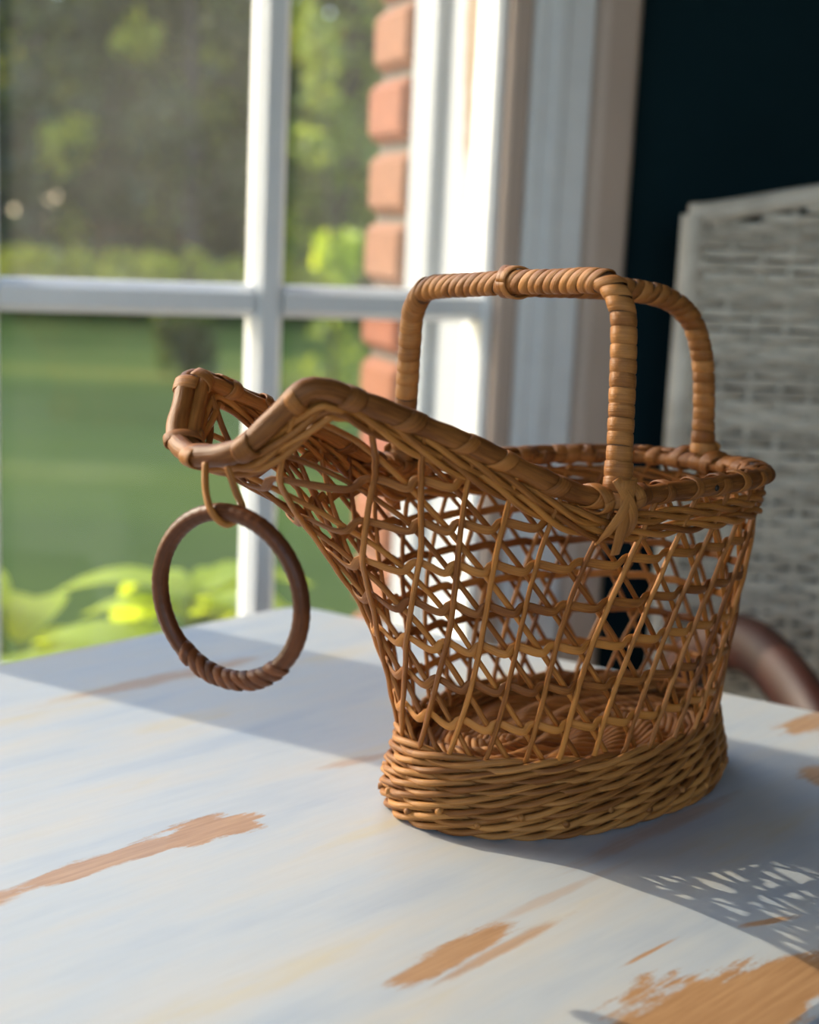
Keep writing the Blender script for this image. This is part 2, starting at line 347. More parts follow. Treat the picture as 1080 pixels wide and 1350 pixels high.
# window with three panes across
win = wall_root('window_1')
def bar(x0, x1, y0, y1, z0, z1, name, mat='white_paint', ch=.003, par=None): return MB().box(x0, x1, y0, y1, z0, z1, ch).build(name, MAT[mat], par or win)
ZB = [(-.19, -.155), (.218, .253), (.625, .66), (1.03, 1.065)]
bar(.229, .262, -.012, .045, -.24, 1.24, 'sash_stile'); bar(-.585, -.550, -.012, .045, -.24, 1.24, 'sash_stile')
bar(-.55, .240, -.012, .045, -.24, -.155, 'bottom_rail'); bar(-.55, .240, -.012, .045, 1.18, 1.24, 'top_rail')
def muntin_v(xc):
    prof = [(-.0085, -.010), (.0085, -.010), (.0165, .004), (.0165, .030), (-.0165, .030), (-.0165, .004)]
    v = [(xc + a, b, z) for z in (-.157, 1.182) for a, b in prof]; k = len(prof)
    f = [(j, (j + 1) % k, k + (j + 1) % k, k + j) for j in range(k)] + [tuple(range(k - 1, -1, -1)), tuple(range(k, 2 * k))]
    MB().add(v, f).build('muntin', MAT['white_paint'], win)
for xc in (-.008, -.297): muntin_v(xc)
xs_p = [(-.552, -.313), (-.281, -.024), (.008, .231)]
for (z0, z1) in ZB[1:3]:
    for (x0, x1) in xs_p:
        zc = (z0 + z1) / 2
        prof = [(-.0085, -.010), (.0085, -.010), (.0165, .004), (.0165, .030), (-.0165, .030), (-.0165, .004)]
        v = [(x, b, zc + a) for x in (x0, x1) for a, b in prof]; k = 6
        f = [(j, k + j, k + (j + 1) % k, (j + 1) % k) for j in range(k)] + [tuple(range(k)), tuple(range(2 * k - 1, k - 1, -1))]
        MB().add(v, f).build('muntin', MAT['white_paint'], win)
zp = [(-.157, .2185), (.2525, .6255), (.6595, 1.182)]
for iz, (z0, z1) in enumerate(zp):
    for (x0, x1) in xs_p:
        MB().box(x0 + .001, x1 - .001, .012, .015, z0, z1).build('pane', MAT['glass' if iz else 'glass_low'], win)
# outer jamb, white and peeling, and the sill outside
bar(.237, .262, .046, .272, -.24, 1.3, 'outer_jamb', 'jamb', .002)
bar(.222, .245, .150, .185, -.24, 1.3, 'blind_stop', 'jamb', .004)
bar(-.60, .262, .046, .17, -.27, -.215, 'outer_sill')
# inner jamb return, stop and sill
bar(.2315, .240, -.017, -.012, -.24, 1.25, 'stop_bead', 'white_paint', .002)
bar(-.66, .30, -.14, -.012, -.265, -.235, 'inner_sill', 'white_paint', .006)
# casing on the room side
cas = wall_root('trim_1')
bar(.240, .264, -.030, -.012, -.24, 1.3, 'inner_bead', 'casing_taupe', .004, cas)
bar(.264, .332, -.038, -.022, -.24, 1.3, 'casing_board', 'white_paint', .003, cas)
bar(.284, .300, -.043, -.038, -.24, 1.3, 'reed_moulding', 'white_paint', .002, cas)
bar(.332, .380, -.056, -.022, -.24, 1.3, 'backband', 'casing_taupe', .008, cas)
bar(-.66, .380, -.102, -.06, 1.25, 1.36, 'head_casing', 'casing_taupe', .008, cas)
bar(-.66, -.59, -.085, -.06, -.24, 1.25, 'casing_board', 'white_paint', .003, cas)
# second window further left on the same wall: one large pane
win2 = wall_root('window_2')
for (a, b_, c, d, nm) in ((-.720, -.702, -.24, 1.25, 'sash_stile'), (-2.1, -2.06, -.24, 1.25, 'sash_stile'), (-2.06, -.720, -.24, -.17, 'bottom_rail'), (-2.06, -.720, 1.19, 1.25, 'top_rail')):
    bar(a, b_, -.012, .045, c, d, nm, par=win2)
MB().box(-2.06, -.720, .012, .015, -.17, 1.19).build('pane', MAT['glass_low'], win2)
# floor, ceiling
fl = MB().box(-3.2, 3.2, -3.0, 2.0, FLOOR_Z - .05, FLOOR_Z).build('floor', MAT['floor']); tag(fl, kind='structure')
def wl(x, y, z): 
    c, s = math.cos(TH), math.sin(TH); return (W_O[0] + c * x - s * y, W_O[1] + s * x + c * y, z)
ce = MB().box(-3.3, 3.6, -3.1, 2.3, 1.8, 1.86, fn=lambda x, y, z: (x, min(y, W_O[1] + math.tan(TH) * (x - W_O[0]) + .02), z)).build('ceiling', MAT['ceiling']); tag(ce, kind='structure')
# the rest of the room, out of view
o = MB().box(-3.2, -3.1, -3.0, -.36, FLOOR_Z, 1.8).build('unseen_wall_left', MAT['room_wall']); tag(o, kind='structure')
o = MB().box(3.4, 3.5, -3.0, 2.2, FLOOR_Z, 1.8).build('unseen_wall_right', MAT['room_wall']); tag(o, kind='structure')
fw_ = empty('unseen_wall_front'); tag(fw_, kind='structure')  # unseen wall with a wide opening added to let in fill light
for (a, b_, c, d, nm) in ((-3.2, -2.7, FLOOR_Z, 1.8, 'left_part'), (1.15, 3.5, FLOOR_Z, 1.8, 'right_part'), (-2.7, 1.15, FLOOR_Z, -.6, 'lower_part'), (-2.7, 1.15, 1.72, 1.8, 'upper_part')):
    MB().box(a, b_, -3.1, -3.0, c, d).build(nm, MAT['room_wall'], fw_)
# lawn
lw = MB().box(-30, 30, -.0, 60, GROUND_Z - .2, GROUND_Z, fn=lambda x, y, z: (x, y + (1.6 if y < 1 else 0), z)).build('lawn', MAT['lawn']); tag(lw, kind='structure')

# ------------------------------------------------------------------ table
def rounded(poly, rad, seg=8):
    out = []; n = len(poly)
    for i in range(n):
        p = Vector(poly[i]); a = (Vector(poly[i - 1]) - p).normalized(); b = (Vector(poly[(i + 1) % n]) - p).normalized()
        ang = a.angle(b); d = rad / math.tan(ang / 2); c = p + (a + b).normalized() * (rad / math.sin(ang / 2))
        s = p + a * d - c; e = p + b * d - c
        a0 = math.atan2(s.y, s.x); a1 = math.atan2(e.y, e.x); da = (a1 - a0 + math.pi) % (2 * math.pi) - math.pi
        for k in range(seg + 1):
            t = a0 + da * k / seg; out.append((c.x + rad * math.cos(t), c.y + rad * math.sin(t)))
    return out
A_ = (-.143, .442); B_ = (.4365, .0933); ld = Vector((-.682, -.731)); 
C2 = (B_[0] + ld.x * 1.15, B_[1] + ld.y * 1.15); D2 = (A_[0] + ld.x * 1.15, A_[1] + ld.y * 1.15)
poly = [A_, D2, C2, B_]          # counter-clockwise
tb = empty('painted_table', (0, 0, 0))
tag(tb, 'white painted wooden table with worn brown patches under the wicker basket', 'table')
cx = sum(p[0] for p in poly) / 4; cy = sum(p[1] for p in poly) / 4
def inset(pts, d):
    n = len(pts); out = []
    for i in range(n):
        a = Vector(pts[i - 1]); b = Vector(pts[i]); c = Vector(pts[(i + 1) % n])
        t = (c - a).normalized(); nn = Vector((-t.y, t.x)); out.append((b.x + nn.x * d, b.y + nn.y * d))
    return out
rp_ = rounded(poly, .035, 10)
layers = [(-.030, .006), (-.027, .001), (-.022, 0), (-.010, 0), (-.0045, .0015), (-.0015, .0045), (0, .009)]
mb = MB(); v = []; f = []; k = len(rp_)
for z, d in layers: v += [(x, y, z) for x, y in inset(rp_, d)]
for a in range(len(layers) - 1):
    for j in range(k): f.append((a * k + j, a * k + (j + 1) % k, (a + 1) * k + (j + 1) % k, (a + 1) * k + j))
f.append(tuple(range(k - 1, -1, -1))); f.append(tuple(range((len(layers) - 1) * k, len(layers) * k)))
mb.add(v, f).build('tabletop', MAT['table'], tb, smooth=False)
ins = inset(poly, .07)
ins = [tuple(np.array(p) + (np.array((cx, cy)) - np.array(p)) * .13) for p in poly]
for i in range(4):
    a = np.array(ins[i]); b = np.array(ins[(i + 1) % 4]); t = unit(b - a); nn = np.array((-t[1], t[0]))
    v = []
    for z in (-.13, -.0302):
        for q in (a, b):
            for s in (-.01, .01): v.append((*(q + nn * s), z))
    MB().add(v, [(0, 1, 3, 2), (4, 6, 7, 5), (0, 2, 6, 4), (1, 5, 7, 3), (0, 4, 5, 1), (2, 3, 7, 6)]).build('apron', MAT['table'], tb)
    prof = [(.030, -.0302), (.030, -.14), (.022, -.15), (.028, -.17), (.020, -.19), (.030, -.30), (.026, -.45), (.016, -.62), (.024, -.66), (.016, -.70), (.020, -.735), (.018, FLOOR_Z)]
    v = []; f = []; K = 14
    for (r_, z) in prof: v += [(a[0] + r_ * math.cos(2 * math.pi * j / K), a[1] + r_ * math.sin(2 * math.pi * j / K), z) for j in range(K)]
    for q in range(len(prof) - 1):
        for j in range(K): f.append((q * K + j, q * K + K + j, q * K + K + (j + 1) % K, q * K + (j + 1) % K))
    f.append(tuple(range(K))); f.append(tuple(range(len(prof) * K - 1, (len(prof) - 1) * K - 1, -1)))
    MB().add(v, f).build('leg', MAT['table'], tb, smooth=True)

# ------------------------------------------------------------------ wicker basket
YAW = 3.8316
bk = empty('wicker_basket', (0, 0, 0), YAW)
tag(bk, 'golden brown open-lattice wicker pouring basket with arched handle and raised spout', 'basket')
TILT = .0537
def tl(X):
    X = np.array(X, float).reshape(-1, 3).copy(); X[:, 2] += TILT * X[:, 1] * np.clip(X[:, 2] - .041, 0, 1) / .16; return X
NH = 400
L_, W_, H_ = .168, .085, .1877
t = np.linspace(0, np.pi / 2, 16)[1:]; nn_ = 3.4
se = np.c_[-L_ * np.sin(t) ** (2 / nn_), W_ * np.cos(t) ** (2 / nn_), 0 * t + H_]
rim_half = crom(np.vstack([[.1925, 0, .2121], [.1885, .019, .2145], [.1850, .0295, .2190], [.175, .041, .2335], [.1672, .0495, .2445], [.1615, .0520, .2450], [.15, .0545, .2420], [.083, .068, .2165], [.03, .0795, .1935], [0, .085, .1877], se]), 8)
RM0 = resamp(rim_half, NH + 1); s0 = np.linspace(0, 1, NH + 1); s2 = s0 + .085 * np.sin(np.pi * s0)
RM = np.stack([np.interp(s2 * NH, np.arange(NH + 1), RM0[:, i]) for i in range(3)], 1)
th = np.linspace(0, np.pi, 800)
BC = -.062
BTOP0 = resamp(np.c_[BC + .1095 * np.cos(th), .0680 * np.sin(th), 0 * th + .039], NH + 1)
s1 = s0 - .005 * np.sin(np.pi * s0)
BTOP = np.stack([np.interp(s1 * NH, np.arange(NH + 1), BTOP0[:, i]) for i in range(3)], 1)
RM[0, 1] = RM[-1, 1] = 0; BTOP[0, 1] = BTOP[-1, 1] = 0
def half_lookup(A, u):
    u = np.mod(np.asarray(u, float), 1.0); sgn = np.where(u <= .5, 1.0, -1.0); s = np.where(u <= .5, 2 * u, 2 * (1 - u)) * NH
    out = np.stack([np.interp(s, np.arange(NH + 1), A[:, i]) for i in range(3)], -1); out[..., 1] *= sgn; return out
def kc(u):
    u = np.mod(u, 1.0); s = np.where(u <= .5, 2 * u, 2 * (1 - u)); w_ = np.clip(1 - s / .38, 0, 1); w_ = w_ * w_ * (3 - 2 * w_) * .5 + w_ * .5
    return .5 + .16 * w_, .5 - .38 * w_
def surf0(u, v):
    u = np.asarray(u, float); v = np.asarray(v, float)
    B = half_lookup(BTOP, u); T = half_lookup(RM, u); k, c = kc(u)
    ct = B + (T - B) * np.stack([c, c, k], -1); v = v[..., None]
    return (1 - v) ** 2 * B + 2 * v * (1 - v) * ct + v * v * T
def v_at_z(u, z):
    lo = np.zeros_like(u); hi = np.ones_like(u) * 1.0
    for _ in range(40):
        m = (lo + hi) / 2; zz = surf0(u, m)[..., 2]; g = zz < z; lo = np.where(g, m, lo); hi = np.where(g, hi, m)
    return (lo + hi) / 2
def surf(u, v): return tl(surf0(u, v))
def snor(u, v):
    e = 1e-3
    du = surf0(u + e, v) - surf0(u - e, v); dv = surf0(u, np.minimum(v + e, 1)) - surf0(u, np.maximum(v - e, 0))
    nn = unit(np.cross(du, dv)); P = surf0(u, v)
    out = P - np.array([BC * .4, 0, 0]); out[:, 2] = 0
    sg = np.sign(np.sum(nn * out, 1, keepdims=True)); sg[sg == 0] = 1
    return nn * sg
NS = 28; Z0 = .041; DZ = .0225
def smooth(x): x = np.clip(x, 0, 1); return x * x * (3 - 2 * x)
def zrim(u): return half_lookup(RM, u)[..., 2]
jit = np.random.default_rng(5)
# slanting canes, both ways
for fam, name in ((1, 'slanting_cane'), (-1, 'slanting_cane')):
    for i in range(NS):
        off = (0 if fam == 1 else .7) + jit.uniform(-.06, .06)
        q = np.arange(-.25, 9.01, .05)
        u = (i + off + fam * q / 2) / NS
        zz = Z0 + q * DZ
        ok = zz < zrim(u) - .001
        end = int(np.argmin(ok)) if not ok.all() else len(ok)
        q = q[:end]; u = u[:end]; zz = zz[:end]
        v_ = np.where(zz < Z0, 0, v_at_z(u, zz))
        P = surf0(u, v_); P[:, 2] = np.where(zz < Z0, zz, P[:, 2]); P = tl(P); N_ = snor(u, np.clip(v_, .02, .98))
        base_in = np.clip(1 - (q + .25) / .5, 0, 1)[:, None]
        o_ = (.0015 if fam == 1 else -.0011) + .0002 * np.sin(q * 2 * np.pi + i)
        P = P + N_ * (o_[:, None] - base_in * .003)
        mb = MB(); sweep(mb, P, circ(.0014 + jit.uniform(-.0001, .0001), 8, .0015 + jit.uniform(-.00012, .0002)), N_, vo=i * .37)
        mb.build(name, MAT['cane'], bk, smooth=True)
# level canes
for m_ in range(1, 9):
    zl = Z0 + DZ * m_
    uu = np.arange(0, 1, 1 / (NS * 12)) + .5      # starts at the rear
    fs_ = np.mod(uu, 1); fs_ = np.where(fs_ <= .5, 2 * fs_, 2 * (1 - fs_)); okm = zl < zrim(uu) - (.011 + .008 * smooth(fs_ / .25))
    closed = bool(okm.all())
    runs = [uu]
    if not closed:
        if not okm.any(): continue
        idx = np.where(okm)[0]; runs = [uu[q] for q in np.split(idx, np.where(np.diff(idx) > 1)[0] + 1) if len(q) > 14]
    for uu in runs:
        ph = np.mod(NS * uu - m_ / 2, 1.0)
        fz = np.where(ph > .7, -1 + 2 * smooth((ph - .7) / .3), 1 - 2 * smooth(ph / .7))
        s_ = np.mod(uu, 1); s_ = np.where(s_ <= .5, 2 * s_, 2 * (1 - s_)); amp = .0008 + .0014 * np.clip(1 - s_ / .6, 0, 1)
        v_ = v_at_z(uu, zl + fz * amp)
        P = surf(uu, v_); N_ = snor(uu, v_)
        P = P + N_ * (.0003 - fz * .0012)[:, None]
        mb = MB(); sweep(mb, P, flat_prof(.0049, .0011), N_, closed=closed, vo=m_)
        mb.build('level_cane', MAT['cane'], bk, smooth=True)
# twisted cane rows under the rim
def rope(center, nor, strands, lam, ra, rb, r, name, mat, parent, ph0=0.0, hand=1, closed=True, prof=None, taper=None):
    P = np.asarray(center); t_ = unit(np.roll(P, -1, 0) - np.roll(P, 1, 0)) if closed else unit(np.gradient(P, axis=0))
    N_ = unit(nor - t_ * np.sum(nor * t_, 1, keepdims=True)); B_n = np.cross(t_, N_)
    seg = np.linalg.norm((np.roll(P, -1, 0) - P), axis=1); L = np.r_[0, np.cumsum(seg)[:-1]]; tot = seg.sum() if closed else L[-1]
    cyc = max(1, round(tot / lam))
    for k in range(strands):
        a = hand * 2 * np.pi * cyc * L / tot + 2 * np.pi * k / strands + ph0
        Q = P + N_ * (ra * np.cos(a))[:, None] + B_n * (rb * np.sin(a))[:, None]
        mb = MB(); sweep(mb, Q, prof or circ(r, 7), N_, closed=closed, vo=k * 3.1 + ph0)
        mb.build(name, MAT[mat], parent, smooth=True)
for j, (dd, r) in enumerate(((.0125, .0019), (.0205, .0018))):
    u = np.arange(0, 1, 1 / 700.)
    front = np.mod(u, 1); front = np.where(front <= .5, 2 * front, 2 * (1 - front)); dloc = dd * (.72 + .28 * smooth(front / .25))
    ds = np.linalg.norm(surf0(u, np.ones_like(u)) - surf0(u, np.ones_like(u) * .94), axis=1) / .06
    v_ = 1 - dloc / ds
    P = surf(u, v_); N_ = snor(u, v_); P = P + N_ * .0008
    rope(P, N_, 3, .070, .0022, .0024, r, 'rim_weaver', 'cane', bk, ph0=j * 1.3, hand=1)
# rim hoops
u = np.arange(0, 1, 1 / 360.)
RP = tl(half_lookup(RM, u)); rt = unit(np.roll(RP, -1, 0) - np.roll(RP, 1, 0))
upv = np.tile([0, 0, 1.0], (len(u), 1)); upv = unit(upv - rt * np.sum(upv * rt, 1, keepdims=True)); side = np.cross(rt, upv)   # side points outwards or inwards
cen = np.array([-.02, 0, .2]); outw = RP - cen; outw[:, 2] = 0
sg = np.sign(np.sum(side * outw, 1, keepdims=True)); side = side * sg
wob_ = 1 + .05 * np.sin(u * 2 * np.pi * 23) + .04 * np.sin(u * 2 * np.pi * 57 + 1)
mb = MB(); sweep(mb, RP + side * .0012, circ(.0053, 10), upv, closed=True, scale=wob_); mb.build('rim_hoop', MAT['cane_rim'], bk, smooth=True)
mb = MB(); sweep(mb, RP - side * .0066 - upv * .0012, circ(.0038, 8), upv, closed=True, scale=wob_); mb.build('inner_rim_hoop', MAT['cane_rim'], bk, smooth=True)
def interp_u(A, uq): 
    A2 = np.vstack([A, A[:1]]); x = np.mod(uq, 1) * len(A); return np.stack([np.interp(x, np.arange(len(A) + 1), A2[:, i]) for i in range(3)], -1)
nw = 38
wr = random.Random(11)
for k in range(nw):
    u0 = (k + wr.uniform(-.18, .18)) / nw
    turns = wr.choice([1.05, 1.1, 1.15]); ang = np.linspace(0, 2 * np.pi * turns, 34) + wr.uniform(1.5, 3.0)
    ulen = wr.uniform(.012, .022) if .10 < u0 % 1 < .90 else .006; uq = u0 + np.linspace(-.5, .5, 34) * ulen
    c_ = interp_u(RP, uq); S_ = unit(interp_u(side, uq)); U_ = unit(interp_u(upv, uq))
    ctr = c_ - S_ * .0022 - U_ * .0004
    rad_n = S_ * np.cos(ang)[:, None] * .0093 + U_ * np.sin(ang)[:, None] * .0056
    mb = MB(); sweep(mb, ctr + rad_n, flat_prof(wr.uniform(.006, .0105), .0011), unit(S_ * np.cos(ang)[:, None] / 1.3 + U_ * np.sin(ang)[:, None]), vo=k)
    mb.build('rim_binding', MAT['cane_rim'], bk, smooth=True)
for uq in (.305, .345):
    c_ = interp_u(RP, np.array([uq]))[0]; s_ = interp_u(side, np.array([uq]))[0]
    v = []; f = []
    p0 = c_ + s_ * .0062; a1 = unit(np.cross(s_, [0, 0, 1.0])); a2 = np.array([0, 0, 1.0])
    for rr_, h in ((.0019, 0), (.0016, .0006), (.0007, .0010)):
        v += [p0 + a1 * rr_ * math.cos(j * math.pi / 4) + a2 * rr_ * math.sin(j * math.pi / 4) + s_ * h for j in range(8)]
    for q in range(2): f += [(q * 8 + j, q * 8 + (j + 1) % 8, q * 8 + 8 + (j + 1) % 8, q * 8 + 8 + j) for j in range(8)]
    f += [tuple(range(16, 24)), tuple(range(7, -1, -1))]
    MB().add(v, f).build('nail_head', MAT['nail'], bk, smooth=True)
# plaited foot
def ell(a, b, z, n=520):
    t_ = np.linspace(0, 2 * np.pi, n, endpoint=False); P = np.c_[BC + a * np.cos(t_), b * np.sin(t_), 0 * t_ + z]; P = resamp(P, n, closed=True)
    N_ = unit(np.c_[(P[:, 0] - BC) / a ** 2, P[:, 1] / b ** 2, 0 * t_]); return P, N_
rows = [(.0042, .1155, .0705), (.0101, .1178, .0724), (.0161, .1175, .0721), (.0221, .1160, .0711), (.0281, .1140, .0700), (.0340, .1120, .0692)]
for k, (z, a, b) in enumerate(rows):
    P, N_ = ell(a, b, z); P = P + np.array([0, 0, 1]) * (.0006 * np.sin(np.arange(len(P)) * 2 * np.pi * 5 / len(P) + k))[:, None]
    rope(P, N_, 3, .062, .0030, .0024, .0022, 'foot_weaver', 'cane_base', bk, ph0=k * 1.9, hand=-1, prof=circ(.0021, 8, .0019))
P, N_ = ell(.1110, .0692, .0405); rope(P, N_, 3, .085, .0026, .0028, .0021, 'foot_border', 'cane_base', bk, ph0=.4, hand=-1)
# cut stake ends low on the foot
for k in range(26):
    a_ = 2 * math.pi * (k + .3) / 26; z = .010 + .005 * (k % 2)
    d_ = unit([math.cos(a_) / .1175, math.sin(a_) / .072, 0]); p_ = np.array([BC + .1155 * math.cos(a_), .0702 * math.sin(a_), z])
    mb = MB(); sweep(mb, [p_, p_ + d_ * .004, p_ + d_ * .0075], circ(.0019, 7)); mb.build('stake_end', MAT['cane_base'], bk, smooth=True)
# woven floor of the basket
FZ = .030
r_ = .005; k = 0
while r_ < .065:
    a, b = r_ + .0395 * (1 - .1 * r_ / .067), r_
    n_ = int(140 + 3000 * r_); t_ = np.linspace(0, 2 * np.pi, n_, endpoint=False)
    P = np.c_[BC + a * np.cos(t_), b * np.sin(t_), 0 * t_]
    nw_ = 11
    P[:, 2] = FZ + .0016 * np.sin(nw_ * t_ + k * 1.15) + .003 * (1 - r_ / .067)
    mb = MB(); sweep(mb, P, circ(.0024, 8), np.tile([0, 0, 1.0], (n_, 1)), closed=True, vo=k)
    mb.build('floor_weaver', MAT['cane_base'], bk, smooth=True); r_ += .0044; k += 1
for k in range(26):
    a_ = 2 * math.pi * (k + .5) / 26; P = np.array([[BC + (.036 + .0) * math.cos(a_), .006 * math.sin(a_), FZ], [BC + .07 * math.cos(a_) * .95, .036 * math.sin(a_), FZ], [BC + .106 * math.cos(a_), .066 * math.sin(a_), FZ]])
    mb = MB(); sweep(mb, crom(P, 5), circ(.0016, 6)); mb.build('floor_stake', MAT['cane_base'], bk, smooth=True)
# ---- handle: cross arch plus a rear arm that joins it in the middle
hd = empty('handle', (0, 0, 0), 0, bk)
HT = .2935
near = crom(tl([[0, .0870, .182], [-.0005, .0866, .20], [-.001, .0850, .235], [-.0005, .0835, .268], [0, .0810, .2805], [0, .0740, .2900], [0, .0630, HT], [0, .03, HT + .0005], [0, 0, HT + .001]]), 8)
far = near * np.array([1, -1, 1]); far[:, 2] = near[:, 2] - 2 * TILT * near[:, 1] * np.clip(near[:, 2] - .041, 0, 1) / .16 / (1 + TILT * 0)
arch = np.vstack([near, far[::-1][1:]])
rear = crom(np.array([[-.1685, 0, .182], [-.1685, 0, .200], [-.1655, 0, .232], [-.1600, 0, .255], [-.1480, 0, .2740], [-.1280, 0, .2855], [-.1000, 0, .2905], [-.06, 0, .2925], [-.008, 0, .2935]]), 8)
def coil_run(path, pitch_fn, r_fn, parent, mat, name='wrap_coil', tilt=.16, bulge=.0004, start=0.0, end=None):
    L = np.r_[0, np.cumsum(np.linalg.norm(np.diff(path, axis=0), axis=1))]; T_ = unit(np.gradient(path, axis=0))
    s = start; end = end or L[-1]; k = 0
    while s < end:
        f_ = s / L[-1]; pw = pitch_fn(f_) * jit.uniform(.88, 1.12); r_ = r_fn(f_) * jit.uniform(.985, 1.02)
        sm = s + pw / 2
        c = np.array([np.interp(sm, L, path[:, i]) for i in range(3)]); tt = unit(np.array([np.interp(sm, L, T_[:, i]) for i in range(3)]))
        a1 = np.cross(tt, [.31, .52, .79]); a1 = unit(a1); a2 = np.cross(tt, a1)
        K = 20; prof_ = [(-.52, -.0005), (-.43, bulge * .4), (0, bulge), (.43, bulge * .55), (.50, -.0003)]
        dirv = unit(np.array([.7, .7, .1])); ta = jit.uniform(.6, 1.4) * tilt
        v = []; f = []
        for j in range(K):
            an = 2 * np.pi * j / K; d_ = a1 * math.cos(an) + a2 * math.sin(an)
            sh = ta * r_ * (-3.2 * d_[2] + .8 * d_[0] + .5 * d_[1])
            for (x, h) in prof_: v.append(c + tt * (x * pw + sh) + d_ * (r_ + h))
        n5 = 5
        uv = []
        for j in range(K):
            j2 = (j + 1) % K
            for q in range(n5 - 1):
                f.append((j * n5 + q, j * n5 + q + 1, j2 * n5 + q + 1, j2 * n5 + q))
                l0, l1 = j / K * r_ * 6.28, (j + 1) / K * r_ * 6.28
                uv.append([(l0, q / 4), (l0, (q + 1) / 4), (l1, (q + 1) / 4), (l1, q / 4)])
        MB().add(v, f, uv).build(name, MAT[mat], parent, smooth=True)
        s += pw; k += 1
mb = MB(); sweep(mb, resamp(arch, 120), circ(.0058, 12)); mb.build('arch_core', MAT['core'], hd, smooth=True)
mb = MB(); sweep(mb, resamp(rear, 80), circ(.0056, 12)); mb.build('rear_arm_core', MAT['core'], hd, smooth=True)
La = path_len(arch)
def pit(f_): return .0078 if f_ < .27 or f_ > .73 else .0060
coil_run(arch, pit, lambda f_: .0064 + .0012 * max(0, 1 - f_ / .07) + .0012 * max(0, (f_ - .93) / .07), hd, 'wrap', tilt=.22)
coil_run(rear, lambda f_: .0075, lambda f_: .0064 + .0016 * max(0, 1 - f_ / .12), hd, 'wrap', tilt=.2, end=path_len(rear) - .006)
# knot where the rear arm joins
kp = np.array([[0, -.006, HT], [0, .006, HT + .001]])
for (yy, tw) in ((-.004, .5), (.003, -.5)):
    an = np.linspace(0, 2 * np.pi, 24); P = np.c_[.0084 * np.cos(an) - .001, yy + tw * .006 * np.cos(an) + 0 * an, HT + .001 + .0083 * np.sin(an)]
    mb = MB(); sweep(mb, P, flat_prof(.0065, .0012), np.c_[np.cos(an), 0 * an, np.sin(an)]); mb.build('knot_strap', MAT['wrap'], hd, smooth=True)
# straps that lash the feet to the rim
def foot(p, tdir, odir, up=1.0):
    tdir = np.array(tdir, float); odir = np.array(odir, float); zv = np.array([0, 0, 1.0]); p = np.array(p, float)
    for sgn in (1, -1):
        pts = [p + odir * .0068 + tdir * (-.006 * sgn) + zv * .011, p + odir * .0092 + tdir * (-.003 * sgn) + zv * .005, p + odir * .0105 + tdir * (.003 * sgn) - zv * .004,
               p + odir * .0080 + tdir * (.007 * sgn) - zv * .012, p + odir * .0030 + tdir * (.008 * sgn) - zv * .019, p - odir * .0030 + tdir * (.006 * sgn) - zv * .023]
        c = crom(pts, 6); mb = MB(); sweep(mb, c, flat_prof(.0068, .0013), np.tile(odir, (len(c), 1))); mb.build('foot_strap', MAT['wrap'], hd, smooth=True)
    pts = [p + odir * .0090 + zv * .010, p + odir * .0088 - zv * .008, p + odir * .0060 - zv * .020, p + odir * .0035 - zv * .029]
    c = crom(pts, 6); mb = MB(); sweep(mb, c, flat_prof(.010, .0016), np.tile(odir, (len(c), 1)), scale=np.linspace(1.1, .7, len(c))); mb.build('foot_tongue', MAT['wrap'], hd, smooth=True)
    an = np.linspace(0, 2 * np.pi, 26)
    for dt in (-.0115, .0115):
        P = p[None] + tdir * (dt + .002 * np.sin(an))[:, None] + odir * (.0100 * np.cos(an) - .0015)[:, None] + zv * (.0072 * np.sin(an))[:, None]
        mb = MB(); sweep(mb, P, flat_prof(.0075, .0012), odir * np.cos(an)[:, None] + zv * np.sin(an)[:, None]); mb.build('foot_wrap', MAT['wrap'], hd, smooth=True)
foot(tl([[0, .085, .1877]])[0], (1, 0, 0), (0, 1, 0)); foot(tl([[0, -.085, .1877]])[0], (1, 0, 0), (0, -1, 0)); foot((-.168, 0, .1877), (0, 1, 0), (-1, 0, 0))
# ---- hanging ring under the spout (world coordinates turned into the basket's frame)
inv = Matrix.Rotation(-YAW, 3, 'Z')
def to_b(p): return np.array(inv @ Vector(p))
rc = np.array([-.1294, -.1455, .1513]); RR = .0402
rn = unit([-.50, -.86, -.06]); rx = unit(np.cross([0, 0, 1.0], rn)); ry = np.cross(rn, rx)   # rx to the viewer's right or left, ry up
rg = empty('hanging_ring', (0, 0, 0), 0, bk); tag(rg, 'dark brown wrapped cane ring')
an = np.linspace(0, 2 * np.pi, 241)[:-1]
def ring_pt(a): 
    k_ = RR * (1 + .012 * np.sin(2 * a + .6)); return np.array([to_b(rc + rx * k_i * math.cos(ai) + ry * k_i * 1.0 * math.sin(ai)) for ai, k_i in zip(np.atleast_1d(a), np.atleast_1d(k_))])
P = ring_pt(an); nb = np.tile(to_b(rn), (len(P), 1))
mb = MB(); sweep(mb, P, circ(.0041, 10), nb, closed=True, scale=1 + .05 * np.abs(np.sin(an * 27)) - .03); mb.build('ring_body', MAT['ring'], rg, smooth=True)
bot = ring_pt(np.linspace(R(228), R(312), 60))
coil_run(bot, lambda f_: .0056, lambda f_: .0045, rg, 'ring', 'ring_coil', tilt=.25, bulge=.0004)
# the loop that ties it to the spout
top = rc + ry * RR
lip = np.array([-.1375, -.1400, .2075])
lx_ = unit(np.array([1.0, .0, .0]))
lpts = [lip + rx * -.006 + np.array([0, 0, .004]), lip + rx * -.0055 + (top - lip) * .45 - rn * -.004, top + rx * -.004 + rn * .0058, top - ry * .0060 + rx * .000, top + rx * .004 - rn * .0058, lip + rx * .006 + (top - lip) * .45 - rn * .003, lip + rx * .0065 + np.array([0, 0, .004])]
lpts = [to_b(p) for p in lpts]
mb = MB(); sweep(mb, crom(lpts, 8), circ(.0017, 7)); mb.build('ring_loop', MAT['cane'], rg, smooth=True)

